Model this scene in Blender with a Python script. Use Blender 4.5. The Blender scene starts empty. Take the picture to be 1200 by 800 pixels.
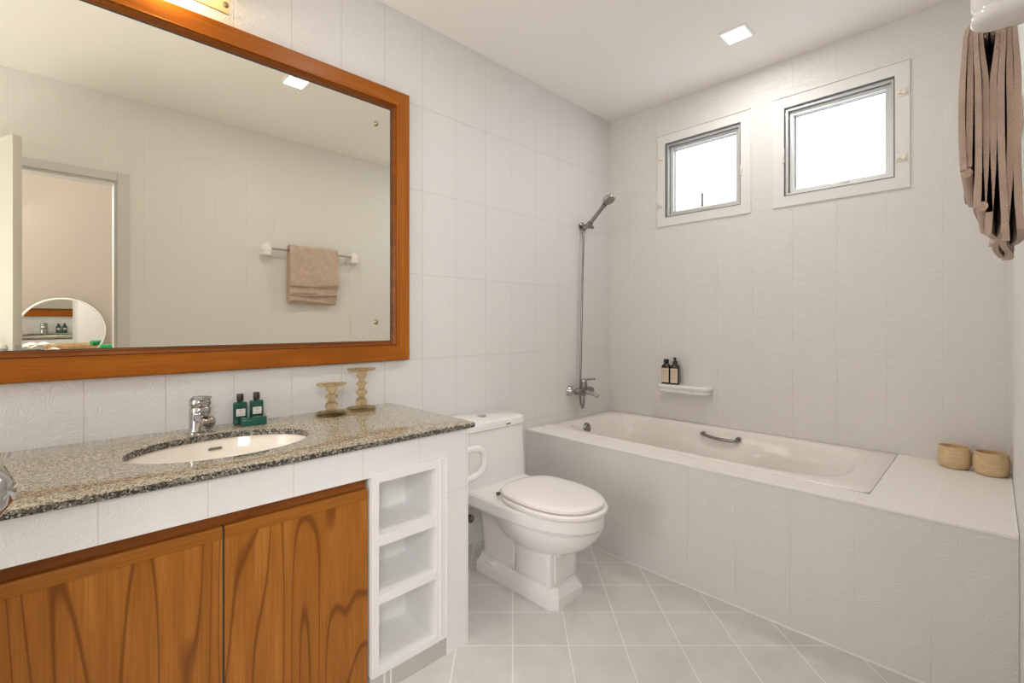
import bpy, bmesh, math, random
from mathutils import Vector, Matrix
random.seed(7)
R = math.radians
scene = bpy.context.scene
col = scene.collection

# ------------------------------------------------------------------ camera, world, lights, exposure
H = 1.15                      # camera height above the floor
ZC = 2.585                    # ceiling
YB = 2.856                    # window wall
XR = 1.965                    # wall with the door
cam_d = bpy.data.cameras.new('camera')
cam_d.sensor_width = 36.0
cam_d.lens = 552.6 / 1200 * 36
cam_d.shift_y = (379.67 - 400) / 1200
cam_d.clip_start = 0.01
cam = bpy.data.objects.new('camera', cam_d)
cam.location = (1.911, 0, H)
cam.rotation_euler = (R(90), 0, R(45.573))
col.objects.link(cam)
scene.camera = cam

world = bpy.data.worlds.new('sky')
scene.world = world
world.use_nodes = True
bg = world.node_tree.nodes['Background']
bg.inputs['Color'].default_value = (0.93, 0.96, 1.0, 1)
bg.inputs['Strength'].default_value = 3.4

scene.view_settings.view_transform = 'Standard'
scene.view_settings.look = 'None'
scene.view_settings.gamma = 1
scene.view_settings.use_curve_mapping = False
scene.view_settings.exposure = 0.59
try:
    scene.cycles.use_denoising = True
    scene.cycles.max_bounces = 18
    scene.cycles.diffuse_bounces = 8
    scene.cycles.glossy_bounces = 14
    scene.cycles.transmission_bounces = 10
    scene.cycles.sample_clamp_indirect = 4.0
    scene.cycles.caustics_refractive = False
    scene.cycles.caustics_reflective = True
except Exception:
    pass

DOWNLIGHT_W = 3.2
SCONCE_W = 2.2
UPLIGHT_FILL_W = 8.5
BEDROOM_FILL_W = 36.0
END_FILL_W = 12.0

# added fill facing up behind the camera, no real fixture: it washes the ceiling
L = bpy.data.lights.new('uplight_fill', 'AREA'); L.shape = 'RECTANGLE'; L.size = 1.2; L.size_y = .6
L.energy = UPLIGHT_FILL_W; L.color = (1, .985, .965)
lo = bpy.data.objects.new('uplight_fill', L); col.objects.link(lo); lo.location = (1.0, -1.0, .95)
lo.rotation_euler = (R(180), 0, 0)

# added soft fill at the entrance end behind the camera; no source stands there
L = bpy.data.lights.new('end_fill', 'AREA'); L.shape = 'RECTANGLE'; L.size = .7; L.size_y = 1.9
L.energy = END_FILL_W; L.color = (1, .985, .97)
lo = bpy.data.objects.new('end_fill', L); col.objects.link(lo); lo.location = (.80, -1.55, 1.05)
lo.rotation_euler = (R(90), 0, 0)

# added fill in the bedroom, shining through the open door; no window stands there
L = bpy.data.lights.new('bedroom_fill', 'AREA'); L.shape = 'RECTANGLE'; L.size = .75; L.size_y = 1.3
L.energy = BEDROOM_FILL_W; L.color = (1, .985, .97)
lo = bpy.data.objects.new('bedroom_fill', L); col.objects.link(lo); lo.location = (2.96, -.58, 1.70)
lo.rotation_euler = (R(78), 0, R(90 - 14))

# ------------------------------------------------------------------ node helpers
def mat(name, color=(0.8, 0.8, 0.8), rough=0.5, metal=0.0, spec=0.5):
    m = bpy.data.materials.new(name)
    m.use_nodes = True
    b = m.node_tree.nodes['Principled BSDF']
    b.inputs['Base Color'].default_value = (*color, 1)
    b.inputs['Roughness'].default_value = rough
    b.inputs['Metallic'].default_value = metal
    b.inputs['Specular IOR Level'].default_value = spec
    return m

class N:
    """tiny node-graph writer"""
    def __init__(s, m):
        s.t = m.node_tree; s.b = s.t.nodes['Principled BSDF']
    def node(s, typ, **kw):
        n = s.t.nodes.new(typ)
        for k, v in kw.items(): setattr(n, k, v)
        return n
    def put(s, sock, v):
        if isinstance(v, bpy.types.NodeSocket): s.t.links.new(v, sock)
        else: sock.default_value = v
    def math(s, op, a, b=0.0, c=0.0):
        n = s.node('ShaderNodeMath', operation=op)
        s.put(n.inputs[0], a); s.put(n.inputs[1], b); s.put(n.inputs[2], c)
        return n.outputs[0]
    def pos(s):
        g = s.node('ShaderNodeNewGeometry')
        return g.outputs['Position']
    def obj(s):
        return s.node('ShaderNodeTexCoord').outputs['Object']
    def sep(s, v):
        n = s.node('ShaderNodeSeparateXYZ'); s.put(n.inputs[0], v)
        return n.outputs
    def mapping(s, v, scale=(1, 1, 1), loc=(0, 0, 0), rot=(0, 0, 0)):
        n = s.node('ShaderNodeMapping'); s.put(n.inputs[0], v)
        n.inputs['Scale'].default_value = scale; n.inputs['Location'].default_value = loc
        n.inputs['Rotation'].default_value = rot
        return n.outputs[0]
    def noise(s, v, scale=5, detail=2, rough=.5, dist=0):
        n = s.node('ShaderNodeTexNoise'); s.put(n.inputs['Vector'], v)
        n.inputs['Scale'].default_value = scale; n.inputs['Detail'].default_value = detail
        n.inputs['Roughness'].default_value = rough; n.inputs['Distortion'].default_value = dist
        return n.outputs[0]
    def ramp(s, v, stops, interp='LINEAR'):
        n = s.node('ShaderNodeValToRGB'); s.put(n.inputs[0], v)
        cr = n.color_ramp; cr.interpolation = interp
        while len(cr.elements) < len(stops): cr.elements.new(0.5)
        for e, (p, c) in zip(cr.elements, stops):
            e.position = p; e.color = (*c, 1)
        return n.outputs[0]
    def mix(s, f, a, b):
        n = s.node('ShaderNodeMix', data_type='RGBA')
        s.put(n.inputs['Factor'], f)
        for k, v in (('A', a), ('B', b)):
            so = [i for i in n.inputs if i.name == k and i.type == 'RGBA'][0]
            s.put(so, v if isinstance(v, bpy.types.NodeSocket) else (*v, 1))
        return [o for o in n.outputs if o.type == 'RGBA'][0]
    def bump(s, h, strength=.3, dist=.01):
        n = s.node('ShaderNodeBump'); s.put(n.inputs['Height'], h)
        n.inputs['Strength'].default_value = strength; n.inputs['Distance'].default_value = dist
        s.t.links.new(n.outputs[0], s.b.inputs['Normal'])
    def color(s, c): s.put(s.b.inputs['Base Color'], c)
    def line(s, coord, pitch, phase, width):
        """1 inside a joint, 0 on the tile"""
        a = s.math('SUBTRACT', coord, phase)
        a = s.math('DIVIDE', a, pitch)
        a = s.math('ADD', a, 0.5)
        a = s.math('FRACT', a)
        a = s.math('SUBTRACT', a, 0.5)
        a = s.math('ABSOLUTE', a)
        a = s.math('MULTIPLY', a, pitch)
        n = s.node('ShaderNodeMapRange', interpolation_type='SMOOTHSTEP')
        s.put(n.inputs['Value'], a)
        n.inputs['From Min'].default_value = width * .35; n.inputs['From Max'].default_value = width
        n.inputs['To Min'].default_value = 1; n.inputs['To Max'].default_value = 0
        return n.outputs[0]

def ripple_tile(name, base, grout, joints, rough=.42, strength=.55, kz=1.0):
    """glossy pale wall tile with a pressed ripple relief; joints = [(axis, pitch, phase), ...]"""
    m = mat(name, base, rough, 0, .3)
    n = N(m)
    p = n.pos(); s = n.sep(p)
    g = None
    for ax, pitch, phase in joints:
        l = n.line(s[ax], pitch, phase, .0022)
        g = l if g is None else n.math('MAXIMUM', g, l)
    cont = n.noise(n.mapping(p, (1, 1, 1.6)), 15, 1.2, .5, .3)
    w = n.math('SINE', n.math('MULTIPLY', cont, 105.0))
    fine = n.noise(p, 55, 2)
    h = n.math('MULTIPLY', n.math('ADD', n.math('MULTIPLY', w, .5), fine), .5)
    inv = n.math('SUBTRACT', 1.0, g)
    h = n.math('ADD', n.math('MULTIPLY', h, inv), n.math('MULTIPLY', inv, 1.6))
    tone = n.noise(p, 3.0, 2)
    c = n.mix(n.math('MULTIPLY', tone, .18), base, tuple(x * .93 for x in base))
    n.color(n.mix(g, c, grout))
    n.bump(h, strength, .0021)
    return m

CREAM = (.72, .708, .692)
GROUT = (.63, .61, .585)
GL = (.78, .755, .725)
M = {}
M['tile_left'] = ripple_tile('mirror wall tile', CREAM, GROUT, [(1, .2, .074), (2, .4, ZC)])
M['tile_back'] = ripple_tile('window wall tile', (.715, .690, .662), GL, [(0, .2, .3557), (2, .4, ZC)])
M['tile_right'] = ripple_tile('door wall tile', (.755, .742, .722), (.80, .785, .76), [(1, .2, .036), (2, .4, ZC)])
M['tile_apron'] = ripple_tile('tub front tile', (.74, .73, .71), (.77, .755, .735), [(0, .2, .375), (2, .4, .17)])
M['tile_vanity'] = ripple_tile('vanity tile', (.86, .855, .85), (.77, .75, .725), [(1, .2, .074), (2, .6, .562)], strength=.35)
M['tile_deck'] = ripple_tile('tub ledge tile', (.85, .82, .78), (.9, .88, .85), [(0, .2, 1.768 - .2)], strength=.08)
M['plain_white'] = mat('white plaster', (.735, .718, .695), .7)
M['ceiling'] = mat('ceiling paint', (.85, .825, .785), .85)
M['bedroom'] = mat('beige wall paint', (.47, .41, .36), .85)
M['porcelain'] = mat('white porcelain', (.84, .83, .82), .08, 0, .5)
M['porcelain_tub'] = mat('tub enamel', (.82, .77, .735), .14, 0, .5)
M['basin'] = mat('cream basin glaze', (.86, .80, .71), .1)
M['seat'] = mat('seat plastic', (.88, .85, .82), .22)
M['white_paint'] = mat('white paint', (.86, .85, .84), .4)
M['shelf_paint'] = mat('shelf paint', (.88, .88, .875), .45)
M['door_paint'] = mat('door paint', (.58, .56, .50), .55)
M['door_frame'] = mat('door frame grey', (.60, .60, .575), .45)
M['chrome'] = mat('chrome', (.52, .51, .505), .08, 1.0)
M['chrome_dark'] = mat('worn chrome', (.29, .275, .26), .2, 1.0)
M['aluminium'] = mat('aluminium', (.60, .61, .60), .38, .75)
M['rubber'] = mat('dark gasket', (.10, .11, .12), .6)
M['cream_plastic'] = mat('cream latch plastic', (.78, .74, .64), .45)
M['brass'] = mat('brass', (.40, .32, .20), .28, 1.0)
M['brown_cap'] = mat('brown cap', (.030, .017, .013), .35)
M['green'] = mat('green bottle', (.006, .075, .05), .18)
M['green_box'] = mat('green soap box', (.010, .10, .068), .25)
M['label'] = mat('paper label', (.80, .76, .73), .6)
M['ink'] = mat('printed ink', (.30, .20, .17), .6)
M['amber'] = mat('dark amber bottle', (.012, .009, .006), .15)
M['tan_label'] = mat('tan label', (.66, .54, .42), .6)
M['black'] = mat('black plastic', (.012, .012, .012), .35)
M['black_line'] = mat('gap shade', (.05, .045, .04), .7)  # near-black that stands for the shade in narrow gaps
M['green_bag'] = mat('bright green', (.02, .38, .12), .5)
M['paper'] = mat('paper', (.82, .80, .77), .7)
M['kick'] = None

def emis(name, c, st):
    m = bpy.data.materials.new(name); m.use_nodes = True
    nt = m.node_tree; nt.nodes.clear()
    o = nt.nodes.new('ShaderNodeOutputMaterial'); e = nt.nodes.new('ShaderNodeEmission')
    e.inputs[0].default_value = (*c, 1); e.inputs[1].default_value = st
    nt.links.new(e.outputs[0], o.inputs[0])
    return m
M['led'] = emis('led panel', (1, .98, .95), 3.0)
M['bulb'] = emis('warm lamp', (1, .78, .45), 14.0)

# frosted window glass: real translucent pane lit by the sky behind it
def frosted():
    m = mat('frosted glass', (.95, .96, .97), .25)
    nt = m.node_tree; b = nt.nodes['Principled BSDF']
    t = nt.nodes.new('ShaderNodeBsdfTranslucent'); t.inputs[0].default_value = (.96, .97, .98, 1)
    mx = nt.nodes.new('ShaderNodeMixShader'); mx.inputs[0].default_value = .75
    out = nt.nodes['Material Output']
    nt.links.new(b.outputs[0], mx.inputs[1]); nt.links.new(t.outputs[0], mx.inputs[2])
    nt.links.new(mx.outputs[0], out.inputs[0])
    return m
M['frosted'] = frosted()

m = mat('mirror silvering', (.93, .915, .81), .0, 1.0); M['mirror'] = m
m = mat('desk mirror silvering', (.86, .87, .86), .0, 1.0); M['mirror2'] = m

# floor tile laid on the diagonal
def floor_tile(name, base=(.66, .635, .615), grout=(.86, .84, .82)):
    m = mat(name, base, .32); n = N(m); p = n.pos()
    s = n.sep(p)
    sn, cs = math.sin(R(45.573)), math.cos(R(45.573))
    dx = n.math('SUBTRACT', s[0], 1.911)
    F = n.math('SUBTRACT', n.math('MULTIPLY', s[1], cs), n.math('MULTIPLY', dx, sn))
    Rr = n.math('ADD', n.math('MULTIPLY', dx, cs), n.math('MULTIPLY', s[1], sn))
    g = n.math('MAXIMUM', n.line(F, .1965, 1.884, .0033), n.line(Rr, .2005, .002, .0033))
    t = n.noise(p, 9, 4, .62)
    t2 = n.noise(p, 60, 2)
    c = n.ramp(t, [(.30, tuple(x * .90 for x in base)), (.55, base), (.75, tuple(x * 1.07 for x in base))])
    c = n.mix(n.math('MULTIPLY', t2, .25), c, tuple(x * 1.1 for x in base))
    n.color(n.mix(g, c, grout))
    n.bump(n.math('ADD', n.math('MULTIPLY', t2, .12), n.math('SUBTRACT', 1, g)), .25, .0015)
    return m
M['floor'] = floor_tile('floor tile')
M['kick'] = floor_tile('grey skirting tile', (.55, .53, .505))

def granite(name, stops, fleck, dark, sc, rough, ior):
    m = mat(name, (.3, .28, .25), rough, 0, .5); n = N(m); p = n.pos()
    m.node_tree.nodes['Principled BSDF'].inputs['IOR'].default_value = ior
    v = n.node('ShaderNodeTexVoronoi'); n.put(v.inputs['Vector'], p); v.inputs['Scale'].default_value = sc
    r = n.sep(v.outputs['Color'])
    c = n.ramp(r[0], stops)
    v2 = n.node('ShaderNodeTexVoronoi'); n.put(v2.inputs['Vector'], p); v2.inputs['Scale'].default_value = sc * .48
    r2 = n.sep(v2.outputs['Color'])
    k = n.math('GREATER_THAN', r2[1], .80)
    c = n.mix(n.math('MULTIPLY', k, dark), c, (.03, .03, .032))
    k2 = n.math('LESS_THAN', r2[2], .22)
    c = n.mix(n.math('MULTIPLY', k2, .4), c, fleck)
    n.color(c)
    return m
M['granite'] = granite('polished speckled granite', [(.0, (.10, .09, .075)), (.22, (.17, .15, .115)), (.40, (.28, .24, .175)), (.62, (.44, .375, .265)), (.82, (.54, .465, .335)), (1.0, (.68, .60, .46))],
                       (.56, .50, .37), .30, 330, .03, 1.78)
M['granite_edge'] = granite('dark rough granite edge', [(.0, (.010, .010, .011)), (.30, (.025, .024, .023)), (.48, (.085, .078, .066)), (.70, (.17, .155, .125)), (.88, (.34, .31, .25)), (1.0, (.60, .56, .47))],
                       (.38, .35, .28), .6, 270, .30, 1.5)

def wood(name, dark, mid, light, axis=2, scale=1.0, rough=.32, seed=0.0, lines=1.0):
    """teak: long fibres along one axis with darker cathedral growth lines"""
    m = mat(name, mid, rough, 0, .22); n = N(m); p = n.pos()
    st = [1, 1, 1]; st[axis] = .10
    q = n.mapping(p, tuple(st), (seed, seed * 1.7, seed * .6))
    big = n.noise(q, 5.6 * scale, 1.2, .4, .15)
    ring = n.math('FRACT', n.math('MULTIPLY', big, 13.0))
    edge = n.ramp(ring, [(0, (1, 1, 1)), (.05, (.85, .85, .85)), (.13, (.12, .12, .12)), (.50, (0, 0, 0)), (.94, (.14, .14, .14)), (1, (.9, .9, .9))])
    st2 = [1, 1, 1]; st2[axis] = .03
    fib = n.noise(n.mapping(p, tuple(st2), (seed, 0, seed)), 200, 3, .65)
    st3 = [1, 1, 1]; st3[axis] = .06
    band = n.noise(n.mapping(p, tuple(st3), (seed * 2, seed, 0)), 22, 2, .5)
    c = n.ramp(band, [(.28, tuple(x * .86 for x in mid)), (.5, mid), (.72, light)])
    c = n.mix(n.math('MULTIPLY', n.sep(edge)[0], .80 * lines), c, dark)
    f = n.ramp(fib, [(.38, (1, 1, 1)), (.58, (0, 0, 0))])
    c = n.mix(n.math('MULTIPLY', n.sep(f)[0], .42), c, tuple(x * .55 for x in mid))
    n.color(c)
    n.bump(fib, .12, .001)
    return m
TD, TM, TL = (.13, .034, .006), (.40, .145, .021), (.50, .20, .036)
M['teak_door'] = wood('teak veneer', TD, TM, TL, 2)
M['teak_rail'] = wood('teak rail', TD, (.25, .078, .014), (.31, .105, .022), 1, lines=.5)
M['teak_h'] = wood('teak frame lengthwise', (.17, .045, .005), (.36, .105, .008), (.43, .135, .013), 1, lines=.35, seed=1.3)
M['teak_v'] = wood('teak frame upright', (.17, .045, .005), (.36, .105, .008), (.43, .135, .013), 2, lines=.35, seed=2.1)
M['teak_edge'] = wood('teak edge', TD, tuple(x * .92 for x in TM), TM, 1, lines=.35, seed=5.2)
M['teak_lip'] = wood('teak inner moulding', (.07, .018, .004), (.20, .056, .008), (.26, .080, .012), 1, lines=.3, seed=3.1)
M['pot_wood'] = wood('pale wood', (.60, .43, .24), (.68, .50, .29), (.72, .54, .33), 0, 1.0, .6, lines=.08)
M['rattan'] = wood('stand-in woven rattan', (.30, .17, .07), (.52, .34, .17), (.62, .44, .25), 2, 3.0, .6, lines=.6)
M['dresser'] = wood('dresser wood', (.25, .12, .05), (.45, .27, .13), (.52, .33, .18), 1, 1.0, .4)

def towel_mat():
    m = mat('taupe towelling', (.33, .225, .17), .95, 0, .1); n = N(m); p = n.pos()
    a = n.noise(p, 420, 2); b_ = n.noise(p, 24, 3)
    c = n.ramp(b_, [(.3, (.51, .38, .305)), (.7, (.62, .47, .385))])
    n.color(c); n.bump(a, .8, .003)
    n.b.inputs['Sheen Weight'].default_value = .3
    return m
M['towel'] = towel_mat()

def glass(name, c, rough=.02, ior=1.45):
    m = mat(name, c, rough); b = m.node_tree.nodes['Principled BSDF']
    b.inputs['Transmission Weight'].default_value = 1.0
    b.inputs['IOR'].default_value = ior
    return m
M['amber_glass'] = glass('pale amber glass', (.93, .80, .56), .02)
def see_through(m, c, f):
    nt = m.node_tree; t = nt.nodes.new('ShaderNodeBsdfTransparent'); t.inputs[0].default_value = (*c, 1)
    mx = nt.nodes.new('ShaderNodeMixShader'); mx.inputs[0].default_value = f
    nt.links.new(nt.nodes['Principled BSDF'].outputs[0], mx.inputs[1]); nt.links.new(t.outputs[0], mx.inputs[2])
    nt.links.new(mx.outputs[0], nt.nodes['Material Output'].inputs[0])
see_through(M['amber_glass'], (.93, .82, .62), .54)
M['sconce_glass'] = glass('lamp glass', (.98, .93, .80), .35)
def milky(m, c, f):
    nt = m.node_tree; t = nt.nodes.new('ShaderNodeBsdfTranslucent'); t.inputs[0].default_value = (*c, 1)
    mx = nt.nodes.new('ShaderNodeMixShader'); mx.inputs[0].default_value = f
    nt.links.new(nt.nodes['Principled BSDF'].outputs[0], mx.inputs[1]); nt.links.new(t.outputs[0], mx.inputs[2])
    nt.links.new(mx.outputs[0], nt.nodes['Material Output'].inputs[0])
milky(M['sconce_glass'], (.97, .88, .70), .7)

# ------------------------------------------------------------------ object helpers
def tag(o, label=None, cat=None, group=None, kind=None):
    if label: o['label'] = label
    if cat: o['category'] = cat
    if group: o['group'] = group
    if kind: o['kind'] = kind
    return o

def thing(name, label, cat, loc=(0, 0, 0), rz=0, group=None):
    o = bpy.data.objects.new(name, None)
    o.empty_display_size = .05
    col.objects.link(o)
    o.location = loc; o.rotation_euler = (0, 0, rz)
    return tag(o, label, cat, group)

def obj(name, bm, m, parent=None, smooth=40, label=None):
    """link a bmesh as ONE mesh object. Children are written in their parent's local space."""
    bmesh.ops.recalc_face_normals(bm, faces=bm.faces)
    me = bpy.data.meshes.new(name)
    bm.to_mesh(me); bm.free()
    for mm in (m if isinstance(m, (list, tuple)) else [m]): me.materials.append(mm)
    if smooth:
        me.polygons.foreach_set('use_smooth', [True] * len(me.polygons))
        me.set_sharp_from_angle(angle=R(smooth))
    o = bpy.data.objects.new(name, me)
    col.objects.link(o)
    if parent: o.parent = parent
    if label: o['label'] = label
    return o

def struct(name, bm, m, smooth=0):
    o = obj(name, bm, m, None, smooth)
    o['kind'] = 'structure'
    return o

def B(): return bmesh.new()

def box(bm, x0, x1, y0, y1, z0, z1, bevel=0, seg=2, mi=0):
    vs = [bm.verts.new(p) for p in ((x0, y0, z0), (x1, y0, z0), (x1, y1, z0), (x0, y1, z0), (x0, y0, z1), (x1, y0, z1), (x1, y1, z1), (x0, y1, z1))]
    fs = [bm.faces.new([vs[i] for i in q]) for q in ((3, 2, 1, 0), (4, 5, 6, 7), (0, 1, 5, 4), (1, 2, 6, 5), (2, 3, 7, 6), (3, 0, 4, 7))]
    for f in fs: f.material_index = mi
    if bevel:
        es = list({e for f in fs for e in f.edges})
        r = bmesh.ops.bevel(bm, geom=es, offset=bevel, segments=seg, profile=.5, affect='EDGES')
        for f in r['faces']: f.material_index = mi
    return bm

def loft(bm, rings, cap0=True, cap1=True, mi=0, closed=True):
    """rings: list of equal-length point loops"""
    vr = [[bm.verts.new(p) for p in r] for r in rings]
    n = len(vr[0])
    for a, b in zip(vr, vr[1:]):
        for i in range(n if closed else n - 1):
            f = bm.faces.new((a[i], a[(i + 1) % n], b[(i + 1) % n], b[i])); f.material_index = mi
    if cap0: bm.faces.new(vr[0][::-1]).material_index = mi
    if cap1: bm.faces.new(vr[-1]).material_index = mi
    return bm

def circ(cx, cy, z, r, n=32): return [(cx + r * math.cos(2 * math.pi * i / n), cy + r * math.sin(2 * math.pi * i / n), z) for i in range(n)]

def lathe(bm, prof, cx=0, cy=0, z0=0, n=32, mi=0, cap0=True, cap1=True):
    return loft(bm, [circ(cx, cy, z0 + z, max(r, .0004), n) for r, z in prof], cap0, cap1, mi)

def sup(cx, cy, hx, hy, z, e=4, n=48):
    out = []
    for i in range(n):
        t = 2 * math.pi * i / n
        c, s = math.cos(t), math.sin(t)
        out.append((cx + hx * math.copysign(abs(c) ** (2 / e), c), cy + hy * math.copysign(abs(s) ** (2 / e), s), z))
    return out

def tube(bm, pts, r, n=12, mi=0, cap=True):
    pts = [Vector(p) for p in pts]
    rs = r if isinstance(r, (list, tuple)) else [r] * len(pts)
    T = []
    for i in range(len(pts)):
        a = pts[max(i - 1, 0)]; b = pts[min(i + 1, len(pts) - 1)]
        T.append((b - a).normalized())
    u = T[0].orthogonal().normalized()
    rings = []
    for p, t, rr in zip(pts, T, rs):
        u = (u - t * u.dot(t)).normalized()
        v = t.cross(u)
        rings.append([p + u * rr * math.cos(2 * math.pi * i / n) + v * rr * math.sin(2 * math.pi * i / n) for i in range(n)])
    return loft(bm, rings, cap, cap, mi)

def smoothpath(pts, k=6):
    """Catmull-Rom through the points"""
    P = [Vector(p) for p in pts]; out = []
    for i in range(len(P) - 1):
        p0 = P[max(i - 1, 0)]; p1 = P[i]; p2 = P[i + 1]; p3 = P[min(i + 2, len(P) - 1)]
        for j in range(k):
            t = j / k
            out.append(.5 * ((2 * p1) + (p2 - p0) * t + (2 * p0 - 5 * p1 + 4 * p2 - p3) * t * t + (3 * p1 - p0 - 3 * p2 + p3) * t ** 3))
    out.append(P[-1])
    return out

def xform(bm, mtx):
    bmesh.ops.transform(bm, matrix=mtx, verts=bm.verts)
    return bm

def rect_frame(bm, axis, a0, a1, z0, z1, w, d0, d1, mi=0):
    """mitred rectangular frame; axis 'x' = lies in the x-z plane (depth along y), 'y' = lies in the y-z plane (depth along x)"""
    ws = w if isinstance(w, (list, tuple)) else (w, w, w, w)   # left, right, bottom, top
    o = [(a0, z0), (a1, z0), (a1, z1), (a0, z1)]
    i = [(a0 + ws[0], z0 + ws[2]), (a1 - ws[1], z0 + ws[2]), (a1 - ws[1], z1 - ws[3]), (a0 + ws[0], z1 - ws[3])]
    P = (lambda a, z, d: (a, d, z)) if axis == 'x' else (lambda a, z, d: (d, a, z))
    L = [[bm.verts.new(P(a, z, d)) for a, z in q] for d in (d0, d1) for q in (o, i)]
    for k in range(4):
        j = (k + 1) % 4
        for q in ((L[0][k], L[0][j], L[1][j], L[1][k]), (L[2][k], L[2][j], L[3][j], L[3][k]),
                  (L[0][k], L[0][j], L[2][j], L[2][k]), (L[1][k], L[1][j], L[3][j], L[3][k])):
            bm.faces.new(q).material_index = mi
    return bm

def wall_holes(axis, d0, d1, a0, a1, z0, z1, holes):
    """one wall slab with rectangular openings"""
    bm = B()
    A = sorted({a0, a1, *[h[0] for h in holes], *[h[1] for h in holes]})
    Z = sorted({z0, z1, *[h[2] for h in holes], *[h[3] for h in holes]})
    P = (lambda a, z, d: (a, d, z)) if axis == 'x' else (lambda a, z, d: (d, a, z))
    def solid(i, j):
        if not (0 <= i < len(A) - 1 and 0 <= j < len(Z) - 1): return False
        ca, cz = (A[i] + A[i + 1]) / 2, (Z[j] + Z[j + 1]) / 2
        return not any(h[0] < ca < h[1] and h[2] < cz < h[3] for h in holes)
    V = {}
    def v(i, j, d):
        if (i, j, d) not in V: V[i, j, d] = bm.verts.new(P(A[i], Z[j], d))
        return V[i, j, d]
    for i in range(len(A) - 1):
        for j in range(len(Z) - 1):
            if not solid(i, j): continue
            for d in (d0, d1): bm.faces.new((v(i, j, d), v(i + 1, j, d), v(i + 1, j + 1, d), v(i, j + 1, d)))
            for (ni, nj, p, q) in ((i - 1, j, (i, j), (i, j + 1)), (i + 1, j, (i + 1, j), (i + 1, j + 1)), (i, j - 1, (i, j), (i + 1, j)), (i, j + 1, (i, j + 1), (i + 1, j + 1))):
                if not solid(ni, nj): bm.faces.new((v(*p, d0), v(*q, d0), v(*q, d1), v(*p, d1)))
    return bm

def copy_tree(o, loc, label=None, rz=None):
    r = o.copy(); col.objects.link(r); r.location = loc
    if rz is not None: r.rotation_euler = (0, 0, rz)
    if label: r['label'] = label
    for ch in list(o.children):
        c = ch.copy(); col.objects.link(c); c.parent = r
        for g in list(ch.children):
            d = g.copy(); col.objects.link(d); d.parent = c
    return r

# ------------------------------------------------------------------ room shell
YF = -1.6
struct('floor', box(B(), -.12, 3.12, -1.9, YB + .12, -.1, 0), M['floor'])
struct('ceiling', box(B(), -.12, XR + .1, YF - .1, YB + .12, ZC, ZC + .1), M['ceiling'])
struct('wall_left', box(B(), -.12, 0, YF - .1, YB + .12, 0, ZC), M['tile_left'])
W1 = (.425, .888, 1.842, 2.316); W2 = (1.117, 1.584, 1.845, 2.320)
struct('wall_back', wall_holes('x', YB, YB + .12, 0, XR + .1, 0, ZC, [W1, W2]), M['tile_back'])
D0, D1, DZ = -.40, .302, 2.045
struct('wall_right', wall_holes('y', XR, XR + .1, YF, YB, 0, ZC, [(D0, D1, 0, DZ)]), M['tile_right'])
struct('wall_front', box(B(), 0, XR + .1, YF - .1, YF, 0, ZC), M['tile_left'])
# the bedroom seen through the door (in the mirror)
struct('wall_bedroom_far', box(B(), 3.0, 3.12, -1.9, 1.9, 0, 2.6), M['bedroom'])
struct('wall_bedroom_side', wall_holes('x', 1.8, 1.9, XR + .1, 3.0, 0, 2.6, [(2.2, 2.9, .6, 2.3)]), M['bedroom'])
struct('wall_bedroom_end', box(B(), XR + .1, 3.0, -1.9, -1.8, 0, 2.6), M['bedroom'])
struct('ceiling_bedroom', box(B(), XR + .1, 3.12, -1.9, 1.9, 2.6, 2.7), M['ceiling'])

# door casing with its lining
bm = B()
def casing(bm, x0, x1, w):
    box(bm, x0, x1, D0 - w, D0, 0, DZ + w, .003); box(bm, x0, x1, D1, D1 + w, 0, DZ + w, .003); box(bm, x0, x1, D0, D1, DZ, DZ + w, .003)
casing(bm, XR - .014, XR, .054)
box(bm, XR, XR + .1, D1 - .016, D1, 0, DZ); box(bm, XR, XR + .1, D0, D0 + .016, 0, DZ); box(bm, XR, XR + .1, D0 + .016, D1 - .016, DZ - .016, DZ)
struct('trim_1', bm, M['door_frame'])

# the door leaf, swung into the bathroom; local x runs from hinge to free edge
LEAF_H = Vector((1.945, -.385, 0)); LEAF_E = Vector((1.30, -.092, 0))
LW = (LEAF_E - LEAF_H).length
ang = math.atan2(LEAF_E.y - LEAF_H.y, LEAF_E.x - LEAF_H.x)
door = bpy.data.objects.new('door_1', None); col.objects.link(door)
door.location = (LEAF_H.x, LEAF_H.y, 0); door.rotation_euler = (0, 0, ang)
door['kind'] = 'structure'
obj('door_panel', box(B(), 0, LW, 0, .034, .012, 2.03, .002), M['door_paint'], door)
KZ = H - .125
def knob(side):
    b = B()
    lathe(b, [(.027, 0), (.027, .006), (.012, .009), (.0115, .055), (.016, .064), (.0215, .074), (.0235, .085), (.020, .097), (.010, .104)], n=24)
    # lathe axis is z: turn it to point out of the leaf
    rot = Matrix.Rotation(R(90 if side < 0 else -90), 4, 'X')
    xform(b, Matrix.Translation((LW - .06, 0 if side < 0 else .034, KZ)) @ rot)
    obj('door_knob', b, M['chrome'], door, 60)
knob(-1); knob(1)
obj('latch_plate', box(B(), LW, LW + .0015, .007, .027, KZ - .03, KZ + .03), M['chrome'], door)

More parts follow.
